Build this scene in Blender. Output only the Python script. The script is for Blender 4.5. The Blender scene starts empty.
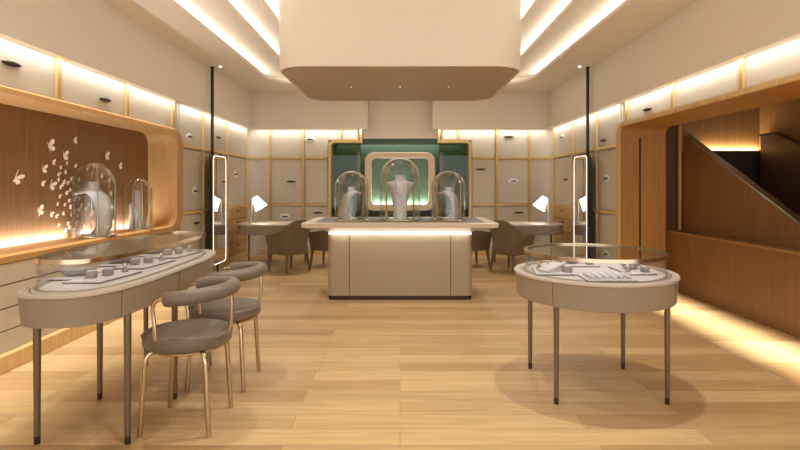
import bpy, bmesh, math, random
from mathutils import Matrix, Vector
PI = math.pi
random.seed(7)
SC = bpy.context.scene
COL = SC.collection

# ------------------------------------------------------------------ camera
cam = bpy.data.cameras.new('camera'); camo = bpy.data.objects.new('camera', cam); COL.objects.link(camo)
camo.location = (0, 0, 1.4); camo.rotation_euler = (PI/2, 0, 0)
cam.sensor_width = 36; cam.lens = 530/800*36; cam.shift_y = -0.05; cam.clip_end = 60
SC.camera = camo
# ------------------------------------------------------------------ world, exposure
w = bpy.data.worlds.new('world'); SC.world = w; w.use_nodes = True
bg = w.node_tree.nodes['Background']; bg.inputs[0].default_value = (1.0, 0.97, 0.94, 1); bg.inputs[1].default_value = 2.0
SC.view_settings.view_transform = 'Standard'; SC.view_settings.look = 'None'
SC.view_settings.exposure = 0.22; SC.view_settings.gamma = 1.0; SC.view_settings.use_curve_mapping = False
# ------------------------------------------------------------------ lights
WARM = (1.0, 0.985, 0.96); LEDC = (1.0, 0.99, 0.97)
def area(name, loc, size, power, direction, col=LEDC, spread=PI):
    """rectangular strip; size = (along local x, along local y); points along direction"""
    l = bpy.data.lights.new(name, 'AREA'); l.shape = 'RECTANGLE'; l.size, l.size_y = size
    l.energy = power; l.color = col; l.spread = spread
    o = bpy.data.objects.new(name, l); COL.objects.link(o); o.location = loc
    z = -Vector(direction).normalized()
    x = Vector((0, 1, 0)) if size[1] < 0 else Vector((1, 0, 0))
    return o, z
def strip_y(name, x, y0, y1, z, wd, power, direction, col=LEDC, spread=PI):      # long axis along Y
    l = bpy.data.lights.new(name, 'AREA'); l.shape = 'RECTANGLE'; l.size = y1-y0; l.size_y = wd
    l.energy = power*(y1-y0); l.color = col; l.spread = spread
    o = bpy.data.objects.new(name, l); COL.objects.link(o)
    zz = -Vector(direction).normalized(); xx = Vector((0, 1, 0)); yy = zz.cross(xx)
    o.matrix_world = Matrix.Translation((x, (y0+y1)/2, z)) @ Matrix((xx, yy, zz)).transposed().to_4x4()
def strip_x(name, x0, x1, y, z, wd, power, direction, col=LEDC, spread=PI):
    l = bpy.data.lights.new(name, 'AREA'); l.shape = 'RECTANGLE'; l.size = x1-x0; l.size_y = wd
    l.energy = power*(x1-x0); l.color = col; l.spread = spread
    o = bpy.data.objects.new(name, l); COL.objects.link(o)
    zz = -Vector(direction).normalized(); xx = Vector((1, 0, 0)); yy = zz.cross(xx)
    o.matrix_world = Matrix.Translation(((x0+x1)/2, y, z)) @ Matrix((xx, yy, zz)).transposed().to_4x4()
def spot(name, loc, power, ang=120, target=None, blend=.5, radius=.05, col=WARM):
    l = bpy.data.lights.new(name, 'SPOT'); l.energy = power; l.spot_size = math.radians(ang); l.spot_blend = blend
    l.shadow_soft_size = radius; l.color = col
    o = bpy.data.objects.new(name, l); COL.objects.link(o); o.location = loc
    if target is not None:
        o.rotation_euler = (Vector(target)-Vector(loc)).to_track_quat('-Z', 'Y').to_euler()
# ceiling cove strips, three tiers
K = 0.80
for s in (-1, 1):
    strip_y('cove_low', s*2.50, -1.0, 9.6, 3.29, .06, 2.2*K, (s*-.15, 0, 1))
    strip_y('cove_mid', s*2.07, -0.6, 9.2, 3.48, .06, 1.9*K, (s*-.15, 0, 1))
    strip_y('cove_top', s*1.77, -0.4, 8.9, 3.66, .06, 1.9*K, (s*-.15, 0, 1))
    strip_y('wash_side', s*3.0, 2.2, 10.5, 2.528, .03, 2.6*K, (s*.12, 0, -1))
    strip_x('wash_back', min(s*.68, s*2.9), max(s*.68, s*2.9), 10.68, 2.528, .03, 3.2*K, (0, .12, -1))
strip_x('cove_low_back', -2.0, 2.0, 9.9, 3.29, .06, 4*K, (0, -.15, 1))
strip_x('cove_mid_back', -1.7, 1.7, 9.55, 3.48, .04, 4*K, (0, -.15, 1))
strip_y('alcove_glow', -3.33, 2.5, 6.98, .871, .03, 9*K, (-.3, 0, 1), col=(.88, .96, 1))
strip_x('stair_glow', 4.2, 5.04, 7.445, 1.89, .03, 9*K, (0, .3, 1), col=(1, .9, .72))
strip_x('counter_glow', -.86, .86, 6.42, .835, .02, 2*K, (0, .35, -1))
strip_x('mirror_niche_glow', -.55, .55, 11.06, .99, .03, 13*K, (0, .1, 1), col=(1, .95, .85))
strip_y('plinth_glow_left', -2.93, 2.3, 9.3, .03, .02, 0.1*K, (1, 0, -.3))
for x, y, p, a in ((1.36, 3.72, 200, 110), (-1.4, 3.4, 130, 120), (0, 1.6, 80, 130), (-.1, 3.5, 90, 120),
                (-1.6, 8.7, 150, 140), (1.6, 8.7, 150, 140)):
    spot('ceiling_spot', (x, y, 3.78), p*K*1.05, a, (x, y, 0), .8, .045)
for x, p in ((0, 22), (-.62, 14), (.62, 14)):
    spot('drum_downlight', (x, 6.75, 2.64), p*K, 80, (x, 6.8, 0), .8, .025)
strip_x('niche_glow', -1.3, 1.3, 11.03, 2.24, .03, 1.4*K, (0, .2, -1))
strip_y('soffit_line', 3.13, 1.5, 6.9, 2.18, .02, 7*K, (.02, 0, -1), spread=math.radians(22))
strip_y('wall_graze_left', -2.955, 2.2, 7.0, 2.528, .02, 3.5*K, (.10, 0, -1), spread=math.radians(34))

# ------------------------------------------------------------------ materials
def lin(c):
    return tuple(((v/12.92) if v <= .04045 else ((v+.055)/1.055)**2.4) for v in c)
def rgb(r, g, b): return lin((r/255, g/255, b/255)) + (1,)
def mat(name, col, rough=.5, metal=0, noise=0, nscale=20, bump=0, bscale=200, spec=.5, sheen=0):
    m = bpy.data.materials.new(name); m.use_nodes = True; nt = m.node_tree; p = nt.nodes['Principled BSDF']
    p.inputs['Base Color'].default_value = col; p.inputs['Roughness'].default_value = rough
    p.inputs['Metallic'].default_value = metal; p.inputs['Specular IOR Level'].default_value = spec
    tc = nt.nodes.new('ShaderNodeTexCoord')
    if noise:
        n = nt.nodes.new('ShaderNodeTexNoise'); n.inputs['Scale'].default_value = nscale; n.inputs['Detail'].default_value = 3
        nt.links.new(tc.outputs['Object'], n.inputs['Vector'])
        mx = nt.nodes.new('ShaderNodeMix'); mx.data_type = 'RGBA'
        mx.inputs[6].default_value = tuple(v*(1-noise) for v in col[:3])+(1,); mx.inputs[7].default_value = tuple(min(1, v*(1+noise)) for v in col[:3])+(1,)
        nt.links.new(n.outputs['Fac'], mx.inputs[0]); nt.links.new(mx.outputs[2], p.inputs['Base Color'])
    if bump:
        n = nt.nodes.new('ShaderNodeTexNoise'); n.inputs['Scale'].default_value = bscale
        nt.links.new(tc.outputs['Object'], n.inputs['Vector'])
        b = nt.nodes.new('ShaderNodeBump'); b.inputs['Strength'].default_value = bump; b.inputs['Distance'].default_value = .002
        nt.links.new(n.outputs['Fac'], b.inputs['Height']); nt.links.new(b.outputs['Normal'], p.inputs['Normal'])
    return m
def wood(name, c1, c2, rough=.4, scale=(40, 40, 1.5), spec=.5):
    """grain runs along local Z by default"""
    m = bpy.data.materials.new(name); m.use_nodes = True; nt = m.node_tree; p = nt.nodes['Principled BSDF']
    p.inputs['Roughness'].default_value = rough; p.inputs['Specular IOR Level'].default_value = spec
    tc = nt.nodes.new('ShaderNodeTexCoord'); mp = nt.nodes.new('ShaderNodeMapping'); mp.inputs['Scale'].default_value = scale
    nt.links.new(tc.outputs['Object'], mp.inputs['Vector'])
    n = nt.nodes.new('ShaderNodeTexNoise'); n.inputs['Scale'].default_value = 1; n.inputs['Detail'].default_value = 5; n.inputs['Roughness'].default_value = .65
    nt.links.new(mp.outputs[0], n.inputs['Vector'])
    cr = nt.nodes.new('ShaderNodeValToRGB'); cr.color_ramp.elements[0].position = .3; cr.color_ramp.elements[1].position = .7
    cr.color_ramp.elements[0].color = c1; cr.color_ramp.elements[1].color = c2
    nt.links.new(n.outputs['Fac'], cr.inputs[0]); nt.links.new(cr.outputs[0], p.inputs['Base Color'])
    return m
def emit(name, col, st):
    m = bpy.data.materials.new(name); m.use_nodes = True; p = m.node_tree.nodes['Principled BSDF']
    p.inputs['Base Color'].default_value = (.8, .8, .8, 1); p.inputs['Emission Color'].default_value = col+(1,); p.inputs['Emission Strength'].default_value = st
    return m
def glass(name, tint=(.97, .98, .97), ior=1.5, boost=1.0, base=.025):
    m = bpy.data.materials.new(name); m.use_nodes = True; nt = m.node_tree; nt.nodes.clear()
    out = nt.nodes.new('ShaderNodeOutputMaterial'); mix = nt.nodes.new('ShaderNodeMixShader')
    t = nt.nodes.new('ShaderNodeBsdfTransparent'); t.inputs[0].default_value = tint+(1,)
    g = nt.nodes.new('ShaderNodeBsdfGlossy'); g.inputs['Roughness'].default_value = .03
    lw = nt.nodes.new('ShaderNodeLayerWeight'); lw.inputs['Blend'].default_value = .5
    pw = nt.nodes.new('ShaderNodeMath'); pw.operation = 'POWER'; pw.inputs[1].default_value = 3.0; nt.links.new(lw.outputs['Facing'], pw.inputs[0])
    f = nt.nodes.new('ShaderNodeMath'); f.operation = 'MULTIPLY_ADD'; f.inputs[1].default_value = .6; f.inputs[2].default_value = base; nt.links.new(pw.outputs[0], f.inputs[0])
    mu = nt.nodes.new('ShaderNodeMath'); mu.operation = 'MULTIPLY'; mu.use_clamp = True; mu.inputs[1].default_value = boost
    nt.links.new(f.outputs[0], mu.inputs[0]); nt.links.new(mu.outputs[0], mix.inputs[0])
    nt.links.new(t.outputs[0], mix.inputs[1]); nt.links.new(g.outputs[0], mix.inputs[2]); nt.links.new(mix.outputs[0], out.inputs[0])
    return m
def dome_glass():
    m = glass('dome_glass', (.965, .975, .965), 1.5, 1.5); nt = m.node_tree
    out = nt.nodes['Material Output']; src = out.inputs[0].links[0].from_socket
    g = nt.nodes.new('ShaderNodeBsdfGlass'); g.inputs['IOR'].default_value = 1.45; g.inputs['Roughness'].default_value = 0
    mx = nt.nodes.new('ShaderNodeMixShader'); mx.inputs[0].default_value = .0
    nt.links.new(src, mx.inputs[1]); nt.links.new(g.outputs[0], mx.inputs[2]); nt.links.new(mx.outputs[0], out.inputs[0])
    return m
def floor_mat():
    m = bpy.data.materials.new('oak_planks'); m.use_nodes = True; nt = m.node_tree; p = nt.nodes['Principled BSDF']
    tc = nt.nodes.new('ShaderNodeTexCoord')
    br = nt.nodes.new('ShaderNodeTexBrick'); br.offset = .37; br.offset_frequency = 2; br.squash = 1
    br.inputs['Scale'].default_value = 1; br.inputs['Brick Width'].default_value = 1.7; br.inputs['Row Height'].default_value = .19
    br.inputs['Mortar Size'].default_value = .0022; br.inputs['Mortar Smooth'].default_value = .3
    br.inputs['Color1'].default_value = rgb(204, 170, 120); br.inputs['Color2'].default_value = rgb(170, 134, 86); br.inputs['Mortar'].default_value = rgb(160, 124, 78)
    nt.links.new(tc.outputs['Object'], br.inputs['Vector'])
    mp = nt.nodes.new('ShaderNodeMapping'); mp.inputs['Scale'].default_value = (1.4, 22, 1)
    nt.links.new(tc.outputs['Object'], mp.inputs['Vector'])
    n = nt.nodes.new('ShaderNodeTexNoise'); n.inputs['Scale'].default_value = 1; n.inputs['Detail'].default_value = 6; n.inputs['Roughness'].default_value = .6; n.inputs['Distortion'].default_value = .8
    nt.links.new(mp.outputs[0], n.inputs['Vector'])
    mr = nt.nodes.new('ShaderNodeMapRange'); mr.inputs[1].default_value = .3; mr.inputs[2].default_value = .75; mr.inputs[3].default_value = .78; mr.inputs[4].default_value = 1.08
    nt.links.new(n.outputs['Fac'], mr.inputs[0])
    mx = nt.nodes.new('ShaderNodeMix'); mx.data_type = 'RGBA'; mx.blend_type = 'MULTIPLY'; mx.inputs[0].default_value = 1
    nt.links.new(br.outputs['Color'], mx.inputs[6]); nt.links.new(mr.outputs[0], mx.inputs[7])
    nt.links.new(mx.outputs[2], p.inputs['Base Color'])
    p.inputs['Roughness'].default_value = .42; p.inputs['Specular IOR Level'].default_value = .4
    b = nt.nodes.new('ShaderNodeBump'); b.inputs['Strength'].default_value = .15; b.inputs['Distance'].default_value = .002
    nt.links.new(br.outputs['Fac'], b.inputs['Height']); b.invert = True; nt.links.new(b.outputs['Normal'], p.inputs['Normal'])
    return m
M = dict(
    floor=floor_mat(),
    wall=mat('cream_plaster', rgb(238, 229, 216), .75, noise=.02, nscale=3),
    ceil=mat('ceiling_paint', rgb(240, 231, 218), .8),
    drum=mat('drum_cream', rgb(238, 227, 210), .55),
    drumb=mat('drum_underside_shaded', rgb(184, 164, 140), .6),  # shade under the drum is put into this darker colour
    door=mat('beige_fabric_panel', rgb(204, 193, 174), .7, noise=.03, nscale=60, bump=.1),
    grey=mat('warm_grey_panel', rgb(200, 187, 166), .6, noise=.02, nscale=40),
    oak=wood('golden_oak', rgb(206, 168, 104), rgb(226, 192, 130), .4),
    oakdark=wood('oak_chest', rgb(180, 140, 82), rgb(200, 162, 102), .45),
    walnut=wood('walnut_panel', rgb(122, 82, 46), rgb(144, 100, 60), .5, (30, 30, 1.2)),
    stairw=wood('stair_walnut', rgb(108, 70, 34), rgb(126, 84, 44), .5, (30, 30, 1.2)),
    jamb=wood('jamb_oak', rgb(164, 114, 58), rgb(182, 132, 74), .5, (30, 30, 1.2)),
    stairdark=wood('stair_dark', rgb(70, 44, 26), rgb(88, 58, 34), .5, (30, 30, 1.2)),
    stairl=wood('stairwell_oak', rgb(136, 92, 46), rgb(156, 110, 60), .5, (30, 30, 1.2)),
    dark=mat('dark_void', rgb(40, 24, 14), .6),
    taupe=mat('taupe_leather', rgb(142, 125, 104), .5, noise=.03, nscale=80, bump=.15, bscale=300),
    taupe2=mat('taupe_table_rim', rgb(176, 162, 146), .45),
    mat_=mat('table_felt', rgb(194, 185, 180), .8, bump=.1),
    ctr=mat('counter_lacquer', rgb(158, 141, 112), .38),
    ctrtop=mat('counter_edge', rgb(206, 190, 168), .4),
    ctrmat=mat('counter_mat', rgb(112, 102, 94), .5),
    seat=mat('seat_leather', rgb(108, 93, 80), .42, noise=.03, nscale=80, bump=.2, bscale=250),
    shell=mat('armchair_leather', rgb(116, 96, 74), .55, noise=.03, nscale=60),
    brass=mat('brushed_brass', rgb(196, 178, 150), .2, 1),
    legm=mat('bronze_leg', rgb(118, 98, 76), .4, .6),
    tip=mat('dark_ferrule', rgb(58, 44, 34), .4, .5),
    black=mat('dark_bronze', rgb(62, 50, 40), .4, .7),
    chrome=mat('pale_metal', rgb(216, 206, 194), .12, 1),
    mirror=mat('mirror_glass', (.86, .86, .84, 1), .01, 1),
    white=mat('porcelain_white', rgb(236, 230, 222), .5),
    bust=mat('bust_grey', rgb(196, 186, 180), .7, noise=.03, nscale=20),
    lilac=mat('tray_suede', rgb(196, 188, 187), .8),
    tedge=mat('tray_edge', rgb(104, 92, 84), .5),
    grey2=mat('suede_grey', rgb(148, 138, 132), .7),
    green=mat('green_lacquer', rgb(64, 94, 70), .35),
    fr=mat('mirror_frame_cream', rgb(214, 190, 158), .45),
    lamp=emit('lamp_glow', (1, .95, .88), 1.6),
    led=emit('led_white', (1, .93, .82), 5.0),
    ledm=emit('mirror_led', (1, .95, .88), 1.3),
    halo=mat('handle_plate', rgb(252, 250, 246), .35),  # near-white puts a backlit look into the plates behind the pulls
    alcoak=wood('alcove_oak', rgb(184, 138, 80), rgb(202, 156, 96), .45),
    glass=glass('clear_glass', (.975, .98, .975), 1.5, .7),
    dome=dome_glass(),
    steel=mat('handrail_steel', rgb(186, 180, 168), .25, 1),
    gglass=glass('green_tinted_glass', (.56, .64, .48), 1.6, 1.0, .03),
    gold=mat('gold_chain', rgb(200, 160, 90), .25, 1),
    butter=mat('butterfly_cream', rgb(238, 222, 196), .5),
)

# ------------------------------------------------------------------ mesh helpers
def new(): return bmesh.new()
def box(bm, x0, x1, y0, y1, z0, z1, bev=0, seg=2):
    x0, x1 = min(x0, x1), max(x0, x1); y0, y1 = min(y0, y1), max(y0, y1)
    r = bmesh.ops.create_cube(bm, size=1, matrix=Matrix.Translation(((x0+x1)/2, (y0+y1)/2, (z0+z1)/2)) @ Matrix.Diagonal((x1-x0, y1-y0, z1-z0, 1)))
    if bev:
        es = list({e for v in r['verts'] for e in v.link_edges})
        bmesh.ops.bevel(bm, geom=es, offset=bev, segments=seg, affect='EDGES', profile=.5)
    return bm
def loft(bm, rings, cap0=True, cap1=True, closed=True):
    vs = [[bm.verts.new(p) for p in r] for r in rings]
    n = len(rings[0])
    for a, b in zip(vs, vs[1:]):
        for i in range(n if closed else n-1):
            j = (i+1) % n
            try: bm.faces.new((a[i], a[j], b[j], b[i]))
            except ValueError: pass
    if cap0: bm.faces.new(list(reversed(vs[0])))
    if cap1: bm.faces.new(vs[-1])
    return bm
def rrect(cx, cy, hx, hy, r, seg=8):
    r = min(r, hx-1e-4, hy-1e-4); pts = []
    for k, (sx, sy) in enumerate(((1, 1), (-1, 1), (-1, -1), (1, -1))):
        for i in range(seg+1):
            a = PI/2*k + PI/2*i/seg
            pts.append((cx+sx*(hx-r)+r*math.cos(a), cy+sy*(hy-r)+r*math.sin(a)))
    return pts
def sup(cx, cy, hx, hy, e=2, n=64):
    pts = []
    for i in range(n):
        a = 2*PI*i/n; c, s = math.cos(a), math.sin(a)
        pts.append((cx+hx*math.copysign(abs(c)**(2/e), c), cy+hy*math.copysign(abs(s)**(2/e), s)))
    return pts
def at(pts, z): return [(p[0], p[1], z) for p in pts]
def prism(bm, levels):                     # levels = [(pts2d, z)]
    return loft(bm, [at(p, z) for p, z in levels])
def lathe(bm, prof, cx=0, cy=0, n=32, sx=1, sy=1, caps=True):
    rings = [[(cx+r*sx*math.cos(2*PI*i/n), cy+r*sy*math.sin(2*PI*i/n), z) for i in range(n)] for r, z in prof]
    return loft(bm, rings, caps, caps)
def tube(bm, path, r, n=12, caps=True, flat=None):
    P = [Vector(p) for p in path]; rad = r if isinstance(r, (list, tuple)) else [r]*len(P)
    rings = []; up = None
    for i, p in enumerate(P):
        t = (P[min(i+1, len(P)-1)]-P[max(i-1, 0)]).normalized()
        if up is None:
            up = Vector((0, 0, 1)) if abs(t.z) < .9 else Vector((0, 1, 0))
        u = (up - t*up.dot(t)).normalized(); v = t.cross(u); up = u
        rings.append([tuple(p + u*(rad[i]*math.cos(2*PI*k/n)) + v*(rad[i]*math.sin(2*PI*k/n))) for k in range(n)])
    return loft(bm, rings, caps, caps)
def bez(p0, p1, p2, p3, n=10):
    p0, p1, p2, p3 = map(Vector, (p0, p1, p2, p3))
    return [((1-t)**3*p0+3*(1-t)**2*t*p1+3*(1-t)*t*t*p2+t**3*p3) for t in [i/n for i in range(n+1)]]
INV = {}
def thing(name, label, cat, loc=(0, 0, 0), rot=0, group=None):
    o = bpy.data.objects.new(name, None); COL.objects.link(o); o.empty_display_size = .1
    o.location = loc; o.rotation_euler = (0, 0, rot); o['label'] = label; o['category'] = cat
    if group: o['group'] = group
    INV[o.name] = (Matrix.Translation(loc) @ Matrix.Rotation(rot, 4, 'Z')).inverted()
    return o
def obj(name, bm, m, parent=None, smooth=True, label=None, local=False, ang=35):
    """links bm (world coordinates, or local to the parent) as one mesh object"""
    if parent is not None and not local: bm.transform(INV[parent.name])
    bmesh.ops.recalc_face_normals(bm, faces=bm.faces)
    me = bpy.data.meshes.new(name); bm.to_mesh(me); bm.free()
    me.materials.append(m)
    if smooth:
        for p in me.polygons: p.use_smooth = True
        try: me.set_sharp_from_angle(angle=math.radians(ang))
        except Exception: pass
    o = bpy.data.objects.new(name, me); COL.objects.link(o)
    if parent is not None:
        o.parent = parent; INV[o.name] = INV[parent.name]
    if label: o['label'] = label
    return o
def tag(o, label, cat, group=None):
    o['label'] = label; o['category'] = cat
    if group: o['group'] = group
    return o
def struct(name, bm, m, smooth=False, label=None):
    o = obj(name, bm, m, None, smooth); o['kind'] = 'structure'
    if label: o['label'] = label
    return o
def dup(root, loc=None, rot=None, label=None, group=None):
    def cp(o, par):
        c = o.copy(); COL.objects.link(c); c.parent = par
        for ch in kids[o.name]: cp(ch, c)
        return c
    kids = {}
    def walk(o):
        kids[o.name] = [c for c in bpy.data.objects if c.parent == o]
        for c in kids[o.name]: walk(c)
    walk(root)
    r = cp(root, None)
    if loc is not None: r.location = loc
    if rot is not None: r.rotation_euler = (0, 0, rot)
    if label: r['label'] = label
    if group: r['group'] = group
    return r

# ------------------------------------------------------------------ shell
struct('floor', box(new(), -3.7, 5.3, -1.6, 11.4, -.1, 0), M['floor'], label='light oak plank floor')
struct('wall_left', box(new(), -3.62, -3.44, -1.6, 11.4, 0, 3.9), M['wall'])
struct('wall_back', box(new(), -3.7, 5.3, 11.2, 11.4, 0, 3.9), M['wall'])
# bulkheads over the cabinets
struct('trim_1', box(new(), -3.43, -2.97, -1.6, 10.6, 2.53, 3.24), M['wall'], label='plain cream upper wall above left cabinets')
struct('trim_2', box(new(), 2.97, 3.6, -1.6, 10.6, 2.53, 3.24), M['wall'], label='plain cream upper wall above right cabinets')
bm = new(); box(bm, -3.43, -.66, 10.6, 10.72, 2.53, 3.24); struct('trim_3', bm, M['wall'], label='cream upper back wall, left half')
bm = new(); box(bm, 3.6, .66, 10.6, 10.72, 2.53, 3.24); struct('trim_4', bm, M['wall'], label='cream upper back wall, right half')
struct('trim_5', box(new(), -.9, .9, 11.05, 11.18, 2.37, 3.24), M['wall'], label='beige panel over the green niche')
# right wall behind cabinets and beyond the stair
struct('wall_right', box(new(), 3.2, 3.6, 7.56, 11.2, 0, 2.58), M['wall'])
struct('wall_front', box(new(), -3.7, 5.3, -1.75, -1.6, 2.7, 3.9), M['wall'])
# ceiling with three stepped coves
def RR(hx, yb, r, yf): return rrect(0, (yb+yf)/2, hx, (yb-yf)/2, r, 8)
def tier(rings, hx, yb, r, yf, z, zn, dn):
    rings.append(at(RR(hx, yb, r, yf), z)); rings.append(at(RR(hx, yb, r, yf), z+.045)); rings.append(at(RR(hx+.02, yb+.02, r, yf-.02), z+.045))
    rings.append(at(RR(hx+.02, yb+.02, r, yf-.02), z+.02)); rings.append(at(RR(hx+dn, yb+dn, r+.1, yf-dn), z+.02)); rings.append(at(RR(hx+dn, yb+dn, r+.1, yf-dn), zn))
rings = [at(RR(3.5, 11.25, .01, -1.65), 3.30), at(RR(3.5, 11.25, .01, -1.65), 3.24)]
tier(rings, 2.30, 9.75, .60, -1.0, 3.24, 3.42, .32)
tier(rings, 1.92, 9.40, .55, -.7, 3.42, 3.60, .26)
tier(rings, 1.64, 9.10, .5, -.5, 3.60, 3.80, .22)
struct('ceiling', loft(new(), rings, False, True), M['ceil'], True, 'cream ceiling with three stepped light coves')
# suspended rounded volume
t = thing('ceiling_drum', 'large cream rounded square volume hanging from the ceiling above the counter', 'ceiling feature', (0, 6.77, 2.66))
D = lambda i, r=.34: rrect(0, 6.765, 1.345-i, 1.165-i, r-i*.6, 12)
obj('drum_wall', loft(new(), [at(D(0), 3.798), at(D(0), 2.67), at(D(.005), 2.657), at(D(.025), 2.657), at(D(.03), 2.665)], True, True), M['drum'], t)
obj('rim', loft(new(), [at(D(.028), 2.66), at(D(.028), 2.654), at(D(.045), 2.654), at(D(.045), 2.66)], False, False), M['gold'], t, label='thin gold rim')
obj('underside', prism(new(), [(D(.05), 2.660), (D(.05), 2.650)]), M['drumb'], t, label='underside with its shade painted in taupe')

for x in (0, -.62, .62):
    obj('downlight', lathe(new(), [(.011, 2.651), (.011, 2.646), (.009, 2.645)], x, 6.75, 20), M['lamp'], t, label='small glowing downlight')
# ------------------------------------------------------------------ wall cabinets
STY = [2.38, 3.55, 4.73, 5.92, 7.11, 8.23, 9.37, 10.5]
def handle(parent, pos, axis, white=False, wd=.21):
    """lens shaped pull; axis 'x-','x+' (faces +x / -x) or 'y' (faces the camera)"""
    n = 14
    def lens(w_, h_, d0, d1, k1=.75):
        bm = new(); pts = []
        for i in range(n+1):
            u = -1+2*i/n; pts.append((u*w_/2, h_/2*(1-u*u)+.002))
        for i in range(n-1, 0, -1):
            u = -1+2*i/n; pts.append((u*w_/2, -h_/2*(1-u*u)-.002))
        r = []
        for d, k in ((d0, 1), ((d0+d1)/2, 1), (d1, k1)):
            ring = []
            for a, b in pts:
                a, b = a*k, b*k
                if axis == 'y': ring.append((pos[0]+a, pos[1]-d, pos[2]+b))
                elif axis == 'x-': ring.append((pos[0]+d, pos[1]+a, pos[2]+b))
                else: ring.append((pos[0]-d, pos[1]+a, pos[2]+b))
            r.append(ring)
        return loft(bm, r)
    h = obj('handle', lens(wd*.72 if white else wd, .026 if white else .034, .004, .035), M['black'], parent, label='dark lens-shaped pull' + (' on a white plate' if white else ''))
    if white: obj('handle_plate', lens(wd+.03, .11, 0, .006, .97), M['halo'], h)
def side_door(parent, s, y0, y1, z0, z1, hs=(), m='door', name='door'):
    d = obj(name, box(new(), s*3.06, s*3.085, y0+.035, y1-.035, z0+.012, z1-.012, .004), M[m], parent, False)
    for (y, z, wh) in hs: handle(d, (s*3.06, y, z), 'x-' if s < 0 else 'x+', wh)
def stile_y(bm, s, y, z0, z1):
    box(bm, s*3.035, s*3.09, y-.033, y-.004, z0, z1, .004); box(bm, s*3.035, s*3.09, y+.004, y+.033, z0, z1, .004)
def rail_y(bm, s, y0, y1, z, h=.03):
    box(bm, s*3.03, s*3.09, y0+.034, y1-.034, z-h, z+h, .006)
H = {-1: {}, 1: {}}
for s in (-1, 1):
    side = 'left' if s < 0 else 'right'
    low = 2.155 if s < 0 else 2.245
    # low bays above the alcove / stair opening
    hs = {-1: {1: [(4.16, 2.35, False)], 2: [(5.48, 2.28, False)]}, 1: {3: [(6.54, 2.33, False)]}}[s]
    words = {0: 'nearest the camera', 1: 'second nearest the camera', 2: 'third from the camera', 3: 'fourth from the camera, nearest the room corner'}
    for i in range(4):
        t = thing('overhead_cabinet', 'low beige overhead cabinet above the %s, %s' % ('butterfly alcove' if s < 0 else 'stair opening', words[i]), 'cabinet',
                  (s*3.07, STY[i], low), 0, side+' overhead cabinets')
        obj('carcass', box(new(), s*3.087, s*3.2, STY[i], STY[i+1], low, 2.55), M['door'], t, False)
        bm = new(); stile_y(bm, s, STY[i+1], low, 2.55); obj('stile', bm, M['oak'], t, label='golden oak upright strip')
        side_door(t, s, STY[i], STY[i+1], low, 2.545, hs.get(i, ()))
    # full height bays
    hs = {-1: {0: [(7.69, 2.10, 2, True), (7.91, 1.31, 1, True), (7.95, .83, 0, False)], 1: [(8.91, 2.2, 2, False)], 2: [(9.83, 1.6, 1, True)]},
          1: {0: [(7.95, 2.07, 2, False), (7.85, 1.5, 1, True), (7.85, .38, 0, True)], 1: [], 2: [(10.0, 2.3, 2, True), (9.77, 1.5, 1, False)]}}[s]
    B = [(7.34, 8.23), (8.23, 9.37), (9.37, 10.5)]
    ww = ['beside the %s' % ('butterfly alcove' if s < 0 else 'stair opening'), 'behind the tall LED mirror', 'beside the corner, wooden drawers at its foot']
    for i, (y0, y1) in enumerate(B):
        t = thing('wall_cabinet', 'tall beige panelled cabinet on the %s wall %s' % (side, ww[i]), 'cabinet', (s*3.07, y0, 0), 0, side+' wall cabinets')
        obj('carcass', box(new(), s*3.087, s*3.19, y0, y1, 0.0, 2.55), M['door'], t, False)
        bm = new(); stile_y(bm, s, y1, .11, 2.55); obj('stile', bm, M['oak'], t, label='golden oak upright strip')
        for zz in (1.95, 1.0):
            bm = new(); rail_y(bm, s, y0, y1, zz, .022); obj('rail', bm, M['oak'], t, label='golden oak cross strip')
        for k, (z0, z1) in enumerate(((.11, .98), (1.02, 1.93), (1.97, 2.545))):
            if i == 2 and k == 0:
                for q in range(4):
                    a = .12+q*.215
                    dr = obj('drawer', box(new(), s*3.04, s*3.085, y0+.04, y1-.04, a+.004, a+.211, .004), M['oakdark'], t, False, label='oak drawer front')
                    bm = new(); box(bm, s*3.04, s*3.01, (y0+y1)/2-.09, (y0+y1)/2+.09, a+.15, a+.162, .003); obj('handle', bm, M['black'], dr)
            else:
                side_door(t, s, y0, y1, z0, z1, [(a, b, wh) for a, b, kk, wh in hs[i] if kk == k])
    # curved corner panel
    t = thing('corner_cabinet', 'curved pale beige corner panel where the %s wall meets the back wall' % side, 'cabinet', (s*3.0, 10.7, 0), 0)
    def arc(r, n=10): return [(s*(2.81+r*math.cos(PI/2*i/n)), 10.53+r*math.sin(PI/2*i/n)) for i in range(n+1)]
    bm = new()
    ro = arc(.25); ri = arc(.30)
    ring = ro + [(s*2.66, 10.78)] + [(s*2.66, 10.83)] + list(reversed(ri))
    prism(bm, [(ring, 0), (ring, 2.55)]); obj('panel', bm, M['door'], t)
    for z, h in ((1.95, .022), (1.0, .022)):
        a = arc(.225); b = arc(.252); ring = a + [(s*2.66, 10.755)] + [(s*2.66, 10.782)] + list(reversed(b))
        bm = new(); prism(bm, [(ring, z-h), (ring, z+h)]); obj('rail', bm, M['oak'], t)
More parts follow.
